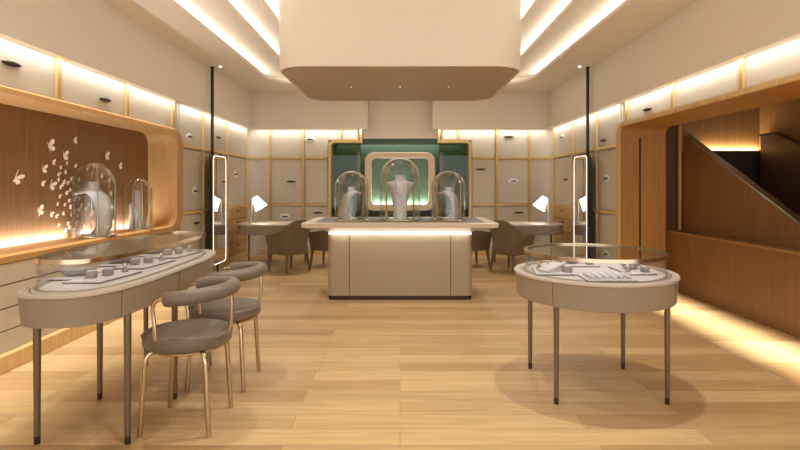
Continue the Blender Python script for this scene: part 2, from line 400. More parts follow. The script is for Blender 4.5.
# back wall bays
def back_cab(x0, x1, rows, label, hs=(), stiles=()):
    t = thing('back_cabinet', label, 'cabinet', ((x0+x1)/2, 10.8, 0), 0, 'back wall cabinets')
    z0 = min(r[0] for r in rows); z1 = max(r[1] for r in rows)
    obj('carcass', box(new(), x0, x1, 10.805, 10.9, 0 if z0 < .2 else z0-.02, z1+.005), M['door'], t, False)
    bm = new()
    for x in stiles:
        box(bm, x-.024, x-.003, 10.755, 10.803, max(z0-.02, .11), z1+.005, .003); box(bm, x+.003, x+.024, 10.755, 10.803, max(z0-.02, .11), z1+.005, .003)
    obj('stile', bm, M['oak'], t, label='golden oak upright strip')
    for z in (1.0, 1.95):
        if z0 < z < z1+.05: obj('rail', box(new(), x0+.026, x1-.026, 10.75, 10.803, z-.022, z+.022, .005), M['oak'], t, label='golden oak cross strip')
    for a, b in rows:
        d = obj('door', box(new(), x0+.028, x1-.028, 10.78, 10.803, a+.012, b-.012, .004), M['door'], t, False)
        for (x, z, wh) in hs:
            if a < z < b and x0 < x < x1: handle(d, (x, 10.78, z), 'y', wh)
R3 = ((.11, .98), (1.02, 1.93), (1.97, 2.545))
back_cab(-2.63, -1.97, R3, 'beige back wall cabinet right of the left corner, above the left desk', [(-2.21, 1.47, False), (-2.34, .76, True)], (-2.63, -1.97))
back_cab(-1.945, -1.45, R3[:2], 'beige back wall cabinet under the rail, touching the left edge of the green niche', [(-1.67, .84, False)], ())
back_cab(-1.175, -.85, ((2.31, 2.545),), 'narrow short top cabinet directly above the green niche, left side', (), ())
back_cab(2.63, 1.97, R3, 'x', (), ()) if False else None
back_cab(1.97, 2.63, R3, 'beige back wall cabinet left of the right corner, above the right desk', [(2.21, 2.38, False), (2.31, 1.48, True), (2.41, .84, False)], (2.63, 1.97))
back_cab(1.45, 1.945, R3[:2], 'beige back wall cabinet under the rail, touching the right edge of the green niche', [(1.64, 1.72, False)], ())
back_cab(.85, 1.175, ((2.31, 2.545),), 'narrow short top cabinet directly above the green niche, right side', (), ())
for s in (-1, 1):   # L-shaped top cabinets stepping round the niche corner
    t = thing('back_cabinet', 'L-shaped top beige cabinet %s of the green niche, %s' % (('left', 'with a white backed pull') if s < 0 else ('right', 'without a pull')), 'cabinet', (s*1.57, 10.8, 2.0), 0, 'back wall cabinets')
    ell = lambda g, y: [(s*x, y, z) for x, z in ((1.943-g, 2.55-g), (1.2+g, 2.55-g), (1.2+g, 2.308+g), (1.452+g, 2.308+g), (1.452+g, 1.97+g), (1.943-g, 1.97+g))]
    obj('carcass', loft(new(), [ell(0, 10.9), ell(0, 10.805)]), M['door'], t, False)
    d = obj('door', loft(new(), [ell(.014, 10.803), ell(.014, 10.78)]), M['door'], t, False)
    if s < 0: handle(d, (-1.83, 10.78, 2.33), 'y', True)
    bm = new()
    box(bm, s*1.176, s*1.197, 10.755, 10.803, 2.31, 2.55, .003); box(bm, s*1.203, s*1.213, 10.755, 10.803, 2.31, 2.55, .003)
    obj('stile', bm, M['oak'], t, label='golden oak upright strip')
# baseboards
struct('baseboard_left', box(new(), -3.03, -3.08, 7.32, 10.5, 0, .11, .006), M['oak'])
struct('baseboard_right', box(new(), 3.03, 3.08, 7.34, 10.5, 0, .11, .006), M['oak'])
bm = new(); box(bm, -2.8, -1.46, 10.72, 10.79, 0, .11, .006); struct('baseboard_back', bm, M['oak'])
bm = new(); box(bm, 2.8, 1.46, 10.72, 10.79, 0, .11, .006); struct('baseboard_back_right', bm, M['oak'])

# ------------------------------------------------------------------ green niche in the back wall
struct('wall_niche', box(new(), -1.6, 1.6, 11.12, 11.18, 0, 2.37), M['green'], label='dark green lacquered niche wall')
t = thing('niche_frame', 'golden oak surround with rounded corners around the green niche', 'frame', (0, 10.75, 0))
for s in (-1, 1):
    prof = [(s*1.40, 0), (s*1.40, 2.18)] + [(s*(1.32+.08*math.cos(PI/2*i/6)), 2.18+.08*math.sin(PI/2*i/6)) for i in range(1, 7)] + [(s*.80, 2.26), (s*.80, 2.55)]
    outr = [(s*1.45, 0), (s*1.45, 2.20)] + [(s*(1.34+.11*math.cos(PI/2*i/6)), 2.195+.11*math.sin(PI/2*i/6)) for i in range(1, 7)] + [(s*.845, 2.305), (s*.845, 2.55)]
    prof[-2] = (s*.775, 2.26); prof[-1] = (s*.775, 2.55); outr[-2] = (s*.82, 2.305); outr[-1] = (s*.82, 2.55)
    bm = new()
    fr = [[(p[0], 10.73, p[1]) for p in outr], [(p[0], 10.73, p[1]) for p in prof], [(p[0], 11.1, p[1]) for p in prof], [(p[0], 11.1, p[1]) for p in outr]]
    loft(bm, fr + [fr[0]], False, False, False)
    obj('jamb', bm, M['oak'], t)
    g = thing('tinted_glass_screen', 'dark green reflective glass panel in the %s side of the niche' % ('left' if s < 0 else 'right'), 'glass panel', (s*1.08, 10.84, 0))
    obj('pane', box(new(), s*.80, s*1.385, 10.82, 10.83, .0, 2.235), M['gglass'], g, False)
    b = new(); prism(b, [(rrect(s*.86, 10.97, .035, .03, .02, 4), .86), (rrect(s*.86, 10.97, .035, .03, .02, 4), 2.08)])  # solid bar in place of the cream frame mirrored in the side glass
    tag(obj('reflection_bar', b, M['fr']), 'slim cream bar standing in for a frame reflection in the %s green glass' % ('left' if s < 0 else 'right'), 'upright')
t = thing('wall_mirror', 'cream rounded square frame around a green panel, lit from its lower edge', 'mirror', (0, 11.1, .86))
R = lambda hx, hz, r, y: [(p[0], y, p[1]) for p in rrect(0, 1.47, hx, hz, r, 8)]
obj('frame', loft(new(), [R(.73, .61, .20, 11.118), R(.73, .61, .20, 10.99), R(.715, .595, .19, 10.975), R(.60, .495, .10, 10.975), R(.59, .485, .09, 10.99), R(.60, .49, .09, 11.118)], False, False), M['fr'], t)
obj('panel', loft(new(), [R(.60, .49, .09, 11.116), R(.60, .49, .09, 11.105)]), mat('lit_green', rgb(84, 116, 94), .3), t)
struct('trim_8', box(new(), -.76, .76, 10.9, 11.1, 0, .80), M['dark'], label='dark low block behind the counter')  # plain dark box across the foot of the niche

# ------------------------------------------------------------------ left alcove
t = thing('display_alcove', 'long recessed walnut alcove with golden oak frame in the left wall', 'display niche', (-3.2, 4.8, .8))
A = lambda y0, y1, z0, z1, r, x: [(x, p[0], p[1]) for p in rrect((y0+y1)/2, (z0+z1)/2, (y1-y0)/2, (z1-z0)/2, r, 8)]
bm = loft(new(), [A(2.2, 7.31, .80, 2.15, .26, -3.40), A(2.2, 7.31, .80, 2.15, .26, -3.0), A(2.21, 7.30, .81, 2.14, .25, -2.985), A(2.35, 7.11, .855, 2.10, .20, -2.985), A(2.36, 7.10, .867, 2.09, .19, -3.0), A(2.36, 7.10, .867, 2.09, .19, -3.38)], False, False)
obj('frame', bm, M['alcoak'], t, label='golden oak rounded frame')
obj('back_panel', loft(new(), [A(2.3, 7.14, .86, 2.12, .19, -3.375), A(2.3, 7.14, .86, 2.12, .19, -3.39)]), M['walnut'], t, label='walnut back panel')
# drawers under the alcove
ys = [2.3, 3.35, 4.47, 5.65, 7.25]
ww = ['nearest the camera', 'behind the near end of the long table', 'behind the middle of the long table', 'at the far end by the tall cabinets']
for i in range(4):
    t = thing('drawer_unit', 'grey beige drawer unit under the alcove ledge, ' + ww[i], 'drawer unit', (-3.1, ys[i], 0), 0, 'drawer units under the alcove')
    obj('carcass', box(new(), -3.02, -3.4, ys[i], ys[i+1], .13, .798), M['tip'], t, False)
    for z0, z1 in ((.13, .285), (.295, .455), (.465, .635), (.645, .797)):
        obj('drawer', box(new(), -3.0, -3.022, ys[i]+.003, ys[i+1]-.003, z0, z1, .003), M['grey'], t, False)
    obj('plinth', box(new(), -2.94, -3.3, ys[i], ys[i+1], 0, .128, .006), M['oak'], t, False, label='golden oak plinth')

# ------------------------------------------------------------------ stair opening on the right
t = thing('portal_frame', 'golden oak rounded frame and jamb around the stair opening', 'frame', (3.3, 7.3, 0))
def arch(y, z, r, yn, n=8):
    return [(y, 0)] + [(y-r+r*math.cos(PI/2*i/n), z-r+r*math.sin(PI/2*i/n)) for i in range(n+1)] + [(yn, z)]
o_, i_ = arch(7.33, 2.24, .16, 1.2), arch(7.26, 2.19, .12, 1.2)
P = lambda pts, x: [(x, a, b) for a, b in pts]
bm = loft(new(), [P(o_, 3.3), P(o_, 3.0), P(o_, 2.985), P(i_, 2.985), P(i_, 3.02)], False, False, False)
obj('frame', bm, M['oak'], t)
bm = loft(new(), [P(i_, 3.02), P(i_, 3.64), P(o_, 3.64), P(o_, 3.02)], False, False, False)
obj('reveal', bm, M['jamb'], t, label='brown wood reveal')
obj('groove_shade', box(new(), 3.275, 3.295, 7.25, 7.262, 0, 2.05), M['dark'], t, False, label='dark strip painting the shade of an upright slot')  # dark strip laid on the jamb in place of shade in a gap
struct('trim_9', box(new(), 3.785, 3.812, 7.17, 7.22, .79, 2.30, .004), M['oakdark'], label='slim oak upright beside the dark gap')
# solid block between jamb and stair, recess shade put into its dark colour
struct('wall_recess', box(new(), 3.642, 3.83, 7.262, 7.33, 0, 3.2), M['stairdark'], label='walnut block behind the jamb, darkened for the recess shade')
t = thing('low_wall', 'long low walnut panelled wall in front of the stair', 'low wall', (3.7, 4.5, 0))
obj('panel', box(new(), 3.64, 3.76, 1.2, 7.24, 0, .765), M['stairw'], t, False)
obj('cap', box(new(), 3.635, 3.77, 1.2, 7.24, .765, .785, .004), M['stairl'], t, False)
def balustrade(x0, x1, pts, label, m, zb, hm='steel'):
    t = thing('stair_balustrade', label, 'balustrade', (x0, pts[0][0], zb))
    ring = list(pts) + [(pts[-1][0], zb), (pts[0][0], zb)]
    obj('panel', loft(new(), [[(x0, a, b) for a, b in ring], [(x1, a, b) for a, b in ring]]), m, t, False)
    cap = [(a, b+.002) for a, b in pts]; cu = [(a, b+.028) for a, b in pts]
    ring = cap + list(reversed(cu))
    obj('handrail', loft(new(), [[(x0-.01, a, b) for a, b in ring], [(x1+.01, a, b) for a, b in ring]]), M[hm], t, False, label='slim metal handrail')
balustrade(3.83, 3.89, [(7.17, 2.08), (5.04, 1.0), (3.0, -.03+.0)], 'walnut stair balustrade sloping down towards the camera behind the low wall', M['stairw'], -.05)
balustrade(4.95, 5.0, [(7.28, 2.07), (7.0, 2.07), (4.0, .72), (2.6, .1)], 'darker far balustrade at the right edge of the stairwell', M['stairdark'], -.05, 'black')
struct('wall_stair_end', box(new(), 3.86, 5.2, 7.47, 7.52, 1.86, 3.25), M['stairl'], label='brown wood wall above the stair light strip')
struct('wall_stair_low', box(new(), 3.86, 5.055, 7.40, 7.465, 0, 1.875), M['dark'], label='lower stairwell wall painted dark for the unlit void')  # dark colour stands for the unlit void under the light strip
struct('wall_stair_right', box(new(), 5.06, 5.16, 0, 7.46, 0, 3.25), M['stairl'], label='brown wood wall on the far side of the stair')
struct('ceiling_stair', box(new(), 3.61, 5.3, 0, 7.6, 3.25, 3.3), M['wall'])
struct('wall_stair_header', box(new(), 3.645, 3.70, 1.2, 7.35, 2.2, 3.25), M['stairl'])

# ------------------------------------------------------------------ central counter
t = thing('display_counter', 'taupe central display counter with flared top and glowing light line', 'counter', (0, 6.87, 0))
C = lambda hx, hy, r: rrect(0, 6.845, hx+.005, hy+.03, r, 8)
obj('plinth', prism(new(), [(C(.872, .352, .06), 0), (C(.872, .352, .06), .05)]), M['tip'], t, label='dark bronze kick plinth')
obj('body', prism(new(), [(C(.878, .36, .07), .05), (C(.878, .36, .07), .80)]), M['ctr'], t)
for s in (-1, 1):
    obj('panel_joint', box(new(), s*.618-.004, s*.618+.004, 6.452, 6.458, .055, .79), M['tip'], t, False)
rc = lambda hx, y0, y1: rrect(0, (y0+y1)/2, hx, (y1-y0)/2, .03, 4)
obj('light_strip', prism(new(), [(rc(.872, 6.465, 7.2), .801), (rc(.872, 6.465, 7.2), .815)]), M['led'], t, label='glowing white light line')
bm = prism(new(), [(rc(.90, 6.44, 7.27), .842), (rc(1.165, 6.245, 7.45), .895), (rc(1.17, 6.24, 7.455), .945), (rc(1.16, 6.25, 7.445), .95)])
bm2 = prism(new(), [(rc(.84, 6.54, 7.18), .832), (rc(.84, 6.54, 7.18), .856)])
bm2.free()
obj('top', bm, M['ctrtop'], t)
obj('soffit', prism(new(), [(rc(.87, 6.46, 7.24), .816), (rc(.90, 6.44, 7.28), .841)]), M['ctrtop'], t)
obj('surface', prism(new(), [(rc(1.03, 6.36, 7.35), .9495), (rc(1.03, 6.36, 7.35), .952)]), M['ctrmat'], t, False, label='darker inset surface')

# glass domes
def dome(loc, R_, h, label, sx=1, sy=1, group=None):
    t = thing('glass_dome', label, 'glass dome', loc, 0, group)
    n = 12; zc = h-R_
    prof = [(R_, .012), (R_, zc)] + [(R_*math.cos(PI/2*i/n), zc+R_*math.sin(PI/2*i/n)) for i in range(1, n)] + [(.004, h)]
    q = .006
    inn = [(.004, h-q)] + [((R_-q)*math.cos(PI/2*i/n), zc+(R_-q)*math.sin(PI/2*i/n)) for i in range(n-1, 0, -1)] + [(R_-q, zc), (R_-q, .012)]
    obj('glass', lathe(new(), prof+inn, 0, 0, 40, sx, sy, False), M['dome'], t, local=True, ang=80)
    obj('base', lathe(new(), [(R_+.012, 0), (R_+.014, .006), (R_+.010, .014), (R_-.01, .016)], 0, 0, 40, sx, sy), M['chrome'], t, local=True, label='thin metal base')
    ang = (PI*.25, PI*.75)
    for a in ang:
        c, s = math.cos(a)*(R_-.012), math.sin(a)*(R_-.012)
        pts = [(c*sx, s*sy, .016), (c*sx, s*sy, zc)]
        k = 14
        pts += [((R_-.012)*math.cos(PI*i/k)*math.cos(a)*sx, (R_-.012)*math.cos(PI*i/k)*math.sin(a)*sy, zc+(R_-.012)*math.sin(PI*i/k)) for i in range(1, k)]
        pts += [(-c*sx, -s*sy, zc), (-c*sx, -s*sy, .016)]
        obj('hoop', tube(new(), pts, (.0065), 8), M['gold' if a < 1 else 'brass'], t, local=True, label='slim brass hoop' if a < 1 else 'slim brass hoop')
    return t
def ringe(cx, cy, z, rx, ry, n=24, tilt=0): return [(cx+rx*math.cos(2*PI*i/n), cy+ry*math.sin(2*PI*i/n), z+tilt*math.cos(2*PI*i/n)*rx) for i in range(n)]
def bust_front(loc, s, label):
    t = thing('necklace_bust', label, 'jewellery bust', loc)
    z = [(0, .085, .07), (.1, .084, .07), (.22, .095, .075), (.32, .12, .08), (.40, .155, .075), (.445, .185, .06), (.452, .18, .055), (.462, .13, .05), (.475, .085, .048), (.49, .056, .045), (.515, .05, .045), (.54, .064, .05), (.546, .055, .045)]
    obj('torso', loft(new(), [ringe(0, 0, a*s, b*s, c*s) for a, b, c in z]), M['bust'], t, local=True, ang=60)
    for e in (-1, 1):
        obj('necklace', tube(new(), bez((e*.06*s, -.055*s, .49*s), (e*.06*s, -.088*s, .42*s), (e*.03*s, -.088*s, .34*s), (0, -.083*s, .27*s)), .003, 8), M['gold'], t, local=True, label='gold V necklace strand')
    return t
def bust_side(loc, s, flip, label, rot=0, fat=1.45):
    t = thing('necklace_bust', label, 'jewellery bust', loc, rot)
    # a draped arch: shoulder tip at one side, neck on top, sweeping down to a foot
    P_ = [(-.20, .42), (-.15, .435), (-.08, .45), (-.01, .44), (.06, .38), (.10, .28), (.11, .16), (.095, .06), (.06, 0)]
    Wd = [(.03, .008), (.07, .014), (.11, .022), (.135, .03), (.14, .04), (.13, .045), (.115, .05), (.105, .06), (.10, .07)]
    rings = []
    for i, (x, z) in enumerate(P_):
        a = P_[max(i-1, 0)]; b = P_[min(i+1, len(P_)-1)]
        d = Vector((b[0]-a[0], b[1]-a[1])).normalized(); nrm = Vector((-d.y, d.x))
        wy, th = Wd[i]; th *= fat; wy *= 1.15 if fat > 1.3 else .9
        if i == len(P_)-1: nrm = Vector((1, 0))
        rings.append([(flip*(x+nrm.x*th*math.sin(2*PI*k/20))*s, wy*math.cos(2*PI*k/20)*s, max(0, (z+nrm.y*th*math.sin(2*PI*k/20)))*s) for k in range(20)])
    obj('torso', loft(new(), rings), M['bust'], t, local=True, ang=60)
    obj('neck', loft(new(), [ringe(flip*-.005*s, 0, a*s, b*s, b*s*.9) for a, b in ((.43, .075), (.47, .052), (.51, .048), (.535, .056), (.54, .05))]), M['bust'], t, local=True, ang=60)
    ft = [(-.10, 0), (-.03, .0), (.06, .0)]
    obj('foot', box(new(), min(flip*-.09*s, flip*.13*s), max(flip*-.09*s, flip*.13*s), -.08*s, .08*s, 0, .012*s, .004), M['bust'], t, local=True)
    return t
dome((0, 6.8, .952), .258, .80, 'tallest glass dome in the centre of the counter')
dome((-.62, 6.8, .952), .217, .63, 'smaller glass dome on the left side of the counter')
dome((.62, 6.8, .952), .217, .63, 'smaller glass dome on the right side of the counter')
bust_front((0, 6.8, .968), 1.02, 'pale frontal necklace bust with gold chain inside the tallest counter dome')
bust_side((-.63, 6.8, .968), .75, -1, 'small pale arched necklace bust inside the left counter dome', .35)
bust_side((.63, 6.8, .968), .75, 1, 'small pale arched necklace bust inside the right counter dome', -.35)
dome((-3.17, 5.50, .868), .245, .775, 'large glass dome on the left alcove ledge beside the butterflies', .76, 1)
dome((-3.16, 6.38, .868), .165, .62, 'small glass dome on the left alcove ledge near its far end')
t = bust_side((-3.17, 5.50, .884), 1.02, 1, 'white draped necklace bust inside the large alcove dome', 1.15, 1.1)
for i, (dx, dy, h, r) in enumerate(((-.03, -.08, .30, .03), (.02, -.04, .20, .035), (.05, .03, .15, .04), (-.04, .02, .22, .035), (.0, .09, .27, .032), (.06, -.09, .13, .04))):
    bm = lathe(new(), [(r*.9, 0), (r*1.05, .03), (r*.9, h*.5), (r*.62, h*.72), (r*.8, h*.85), (r*.6, h*.97), (.003, h)], -3.16+dx, 6.38+dy, 16)
    bm.transform(Matrix.Translation((0, 0, .884)))
    lb = ['tallest slim grey jewellery stand in the small alcove dome, at its near left', 'medium grey jewellery stand near the front of the small alcove dome', 'short round grey jewellery stand at the right front of the small dome', 'grey jewellery stand at the back left of the small dome',
          'second tallest grey jewellery stand at the far right in the small dome', 'shortest stubby grey jewellery stand nearest the camera in the small dome'][i]
    tag(obj('jewellery_stand', bm, M['bust']), lb, 'jewellery stand', 'grey stands in the small alcove dome')

# ------------------------------------------------------------------ display tables
def jewel_table(name_label, cx, cy, hx, hy, e, ztop, zbot, legs, case, ringz, leg_r=.02):
    t = thing('display_table', name_label, 'display table', (cx, cy, 0))
    S = lambda d, z: at(sup(cx, cy, hx-d, hy-d, e), z)
    obj('apron', loft(new(), [S(.028, zbot), S(.018, zbot+.004), S(.005, ztop-.022), S(0, ztop-.018)]), M['taupe'], t)
    obj('rim', loft(new(), [S(0, ztop-.018), S(-.003, ztop-.012), S(0, ztop), S(.055, ztop), S(.058, ztop-.004)], True, False), M['taupe2'], t, label='paler table edge')
    obj('top_mat', loft(new(), [S(.05, ztop-.006), S(.05, ztop)]), M['mat_'], t, label='pale felt table surface')
    for (x, y) in legs:
        a = math.atan2((y-cy)/hy, (x-cx)/hx); c_, s_ = math.cos(a), math.sin(a)
        pp = [(cx+(hx-d)*math.copysign(abs(c_)**(2/e), c_), cy+(hy-d)*math.copysign(abs(s_)**(2/e), s_), z) for d, z in ((.0055, ztop-.024), (.0185, zbot+.008))]
        obj('seam', tube(new(), pp, .002, 6), M['tip'], t)
        l = obj('leg', lathe(new(), [(leg_r*.8, .04), (leg_r, zbot+.01)], x, y, 20), M['legm'], t)
        obj('ferrule', lathe(new(), [(leg_r*.78, 0), (leg_r*.82, .042)], x, y, 20), M['tip'], l)
    ccx, ccy, chx, chy = case
    G = lambda d, z: at(sup(ccx, ccy, chx-d, chy-d, e), z)
    obj('glass_cover', loft(new(), [G(0, ztop), G(0, ringz), G(.006, ringz), G(.006, ztop)], False, False), M['glass'], t, label='clear glass case wall')
    obj('glass_lid', loft(new(), [G(.008, ringz-.006), G(.008, ringz)]), M['glass'], t, label='clear glass lid')
    obj('case_rim', loft(new(), [G(-.008, ringz-.018), G(-.008, ringz+.005), G(.014, ringz+.005), G(.014, ringz-.018), G(-.008, ringz-.018)], False, False), M['brass'], t, label='polished metal rim of the glass case')
    sc = [G(.0, ztop)]
    obj('inlay', loft(new(), [G(-.012, ztop), G(-.012, ztop+.002), G(.012, ztop+.002), G(.012, ztop)], False, False), M['taupe'], t, label='thin taupe line around the case foot')
    return t
jewel_table('long oval taupe display table with glass case along the left wall', -1.715, 3.485, .305, .93, 3.1, .865, .70,
            [(-1.965, 2.87), (-1.475, 2.87), (-1.965, 3.47), (-1.475, 3.47), (-1.965, 4.10), (-1.475, 4.10)], (-1.72, 3.485, .24, .83), 1.02)
jewel_table('round taupe display table with glass case on the right of the room', 1.355, 3.72, .54, .54, 2, .80, .625,
            [(1.0, 3.39), (1.71, 3.39), (.995, 4.05), (1.705, 4.05)], (1.355, 3.72, .465, .465), .937, .018)

# jewellery on the tables
def tray(pts, z, label, group=None, h=.006):
    bm = new(); prism(bm, [(pts, z), (pts, z+h)])
    t = thing('jewellery_tray', label, 'tray', (pts[0][0], pts[0][1], z), 0, group)
    obj('board', bm, M['tedge'], t, False)
    cx = sum(p[0] for p in pts)/len(pts); cy = sum(p[1] for p in pts)/len(pts)
    q = [(cx+(p[0]-cx)*.99, cy+(p[1]-cy)*.99) for p in pts]
    obj('suede_surface', prism(new(), [(q, z+h), (q, z+h+.005)]), M['lilac'], t, False, label='pale suede surface')
def dish(x, y, z, L, label, rot=.6, h=.04, group=None):
    t = thing('display_cushion', label, 'display cushion', (x, y, z), rot, group)
    n = 24; rings = []
    for k, (sc, zz) in enumerate(((.45, 0), (.7, .010), (.95, h*.75), (1, h), (.93, h+.003), (.5, h-.004))):
        rings.append([(L/2*sc*math.cos(2*PI*i/n)*(1+.25*math.cos(2*PI*i/n)), L*.30*sc*math.sin(2*PI*i/n), zz) for i in range(n)])
    obj('body', loft(new(), rings), M['grey2'], t, local=True, ang=50)
def ringbox(x, y, z, a, label, rot=.2, group=None):
    t = thing('ring_box', label, 'ring box', (x, y, z), rot, group)
    obj('box_body', box(new(), -a/2, a/2, -a/2, a/2, 0, a*.75, .004), M['grey2'], t, local=True)
    obj('cushion', box(new(), -a*.42, a*.42, -a*.42, a*.42, a*.75, a*.86, .005), M['lilac'], t, local=True)
def ringball(x, y, z, label, group=None):
    t = thing('ring_stand', label, 'ring stand', (x, y, z), 0, group)
    obj('cone', lathe(new(), [(.018, 0), (.02, .006), (.012, .02), (.01, .03)], n=16), M['grey2'], t, local=True)
    bm = new(); bmesh.ops.create_icosphere(bm, subdivisions=2, radius=.016, matrix=Matrix.Translation((0, 0, .04)))
    obj('ring', bm, M['chrome'], t, local=True, label='shiny round jewel')
for k, w_ in enumerate(('nearest', 'middle', 'farthest')):
    o = k*.49; z = .866
    tray([(-1.82, 2.86+o), (-1.62, 2.86+o), (-1.575, 3.24+o), (-1.775, 3.24+o)], z, 'pale thin tray in front of the %s jewellery set on the long table' % w_, 'front trays on the long table')
    tray([(-1.955, 2.95+o), (-1.80, 2.95+o), (-1.80, 3.24+o), (-1.955, 3.24+o)], z, 'pale tray under the dark boat-shaped cushion of the %s set on the long table' % w_, 'rear trays on the long table')
    dish(-1.885, 3.06+o, z+.0115, .19, 'larger boat-shaped grey cushion in the %s set on the long table' % w_, .2)
    dish(-1.88, 3.19+o, z+.0115, .09, 'smaller boat-shaped grey cushion in the %s set on the long table' % w_, .2, .025)
    ringbox(-1.735, 2.98+o, z+.0115, .05, 'left small square ring box in the %s set on the long table' % w_)
    ringbox(-1.69, 3.07+o, z+.0115, .05, 'right small square ring box in the %s set on the long table' % w_)
    ringball(-1.655, 3.19+o, z+.0115, 'small round ring stand in the %s set on the long table' % w_)
z = .801
tray([(.90, 3.50), (1.16, 3.50), (1.20, 3.76), (.94, 3.78)], z, 'pale tray at the left side of the round table')
tray([(1.16, 3.27), (1.47, 3.27), (1.46, 3.50), (1.17, 3.52)], z, 'pale tray nearest the camera on the round table, with a row of rolls')
tray([(1.10, 3.86), (1.46, 3.86), (1.44, 4.06), (1.13, 4.06)], z, 'pale tray at the back of the round table')
tray([(1.52, 3.50), (1.71, 3.52), (1.70, 3.84), (1.51, 3.84)], z, 'pale tray at the right side of the round table')
dish(1.28, 3.98, z+.0115, .13, 'grey oval cushion on the back tray of the round table', 0)
dish(1.60, 3.71, z+.0115, .15, 'large pale oval cushion on the right tray of the round table', .3, .04)
t = thing('necklace_ramp', 'sloping pale wedge stand on the left tray of the round table', 'jewellery stand', (1.03, 3.62, z+.0115), .5)
obj('wedge', loft(new(), [[(-.08, -.05, 0), (.08, -.05, 0), (.08, -.05, .055), (-.08, -.05, .012)], [(-.08, .05, 0), (.08, .05, 0), (.08, .05, .055), (-.08, .05, .012)]]), M['lilac'], t, False, local=True)
ringbox(1.13, 3.58, z+.0115, .05, 'square ring box at the right end of the left tray on the round table')
ringbox(1.17, 3.92, z+.0115, .045, 'left square ring box on the back tray of the round table')
ringbox(1.40, 3.92, z+.0115, .045, 'right square ring box on the back tray of the round table')
ringbox(1.655, 3.58, z+.0115, .045, 'square ring box at the near right corner of the right tray on the round table')
ringball(1.545, 3.60, z+.0115, 'small round ring stand on the right tray of the round table')
ringball(.975, 3.72, z+.0115, 'small round ring stand at the far corner of the left tray on the round table')
wp = ['leftmost', 'second', 'third', 'fourth', 'fifth', 'rightmost']
for i in range(6):
    x = 1.205+i*.046
    bm = box(new(), x-.016, x+.016, 3.31, 3.45, z+.0115, z+.034, .006)
    tag(obj('ring_roll', bm, M['lilac']), ('%s grey roll of the row on the near tray of the round table' % wp[i]) if i in (0, 5) else '%s grey roll from the left in the row on the near tray' % wp[i], 'ring roll', 'ring rolls on the near tray')

# ------------------------------------------------------------------ stools
def stool():
    t = thing('stool', 'x', 'stool')
    R_ = .248
    obj('seat', lathe(new(), [(.20, .470), (.236, .473), (R_, .486), (R_, .536), (.240, .549), (.20, .557), (.08, .561), (.002, .561)], n=48), M['seat'], t, local=True, ang=60)
    obj('seat_piping', tube(new(), [((R_+.001)*math.cos(2*PI*i/48), (R_+.001)*math.sin(2*PI*i/48), .534) for i in range(49)], .004, 8, False), M['shell'], t, local=True)
    a0 = math.radians(-104); a1 = math.radians(104); n = 30; rb = .232
    pts = [(.025+rb*math.cos(a0+(a1-a0)*i/n), rb*math.sin(a0+(a1-a0)*i/n), .775+.02*math.cos(a0+(a1-a0)*i/n)) for i in range(n+1)]
    obj('backrest', tube(new(), pts, [.040]+[.043]*(n-1)+[.040], 18), M['seat'], t, local=True, ang=60)
    # frame ring under the seat
    obj('seat_frame', tube(new(), [(.205*math.cos(2*PI*i/40), .205*math.sin(2*PI*i/40), .460) for i in range(41)], .010, 10, False), M['brass'], t, local=True)
    for sx in (-1, 1):
        for sy in (-1, 1):
            p = bez((sx*.10, sy*.12, .468), (sx*.15, sy*.17, .475), (sx*.165, sy*.18, .44), (sx*.17, sy*.183, .40), 8) + [(sx*.192, sy*.195, .0)]
            obj('leg', tube(new(), p, .0145, 12), M['brass'], t, local=True)
    for s in (-1, 1):
        e = Vector(pts[0 if s < 0 else -1])
        p = bez(tuple(e+Vector((-.0, 0, 0))), tuple(e+Vector((-.07, 0, .01))), (e.x-.085, e.y*1.0, .74), (e.x-.07, e.y*.99, .66), 8) + \
            bez((e.x-.07, e.y*.99, .66), (e.x-.06, e.y, .58), (e.x-.05, e.y*1.0, .50), (-.10, s*.19, .472), 8)[1:]
        obj('armrest_rod', tube(new(), p, .011, 10), M['brass'], t, local=True)
    p = bez((rb+.025, 0, .775), (rb+.03, 0, .62), (rb+.035, 0, .50), (.16, 0, .472), 10)
    obj('back_rod', tube(new(), p, .011, 10), M['brass'], t, local=True)
    return t
st = stool(); st.location = (-1.255, 3.14, 0); st['label'] = 'taupe leather stool with brass legs nearest the camera at the long table'; st['group'] = 'stools at the long table'
dup(st, (-1.25, 3.78, 0), 0, 'taupe leather stool with brass legs behind the nearer stool, farther along the long table')

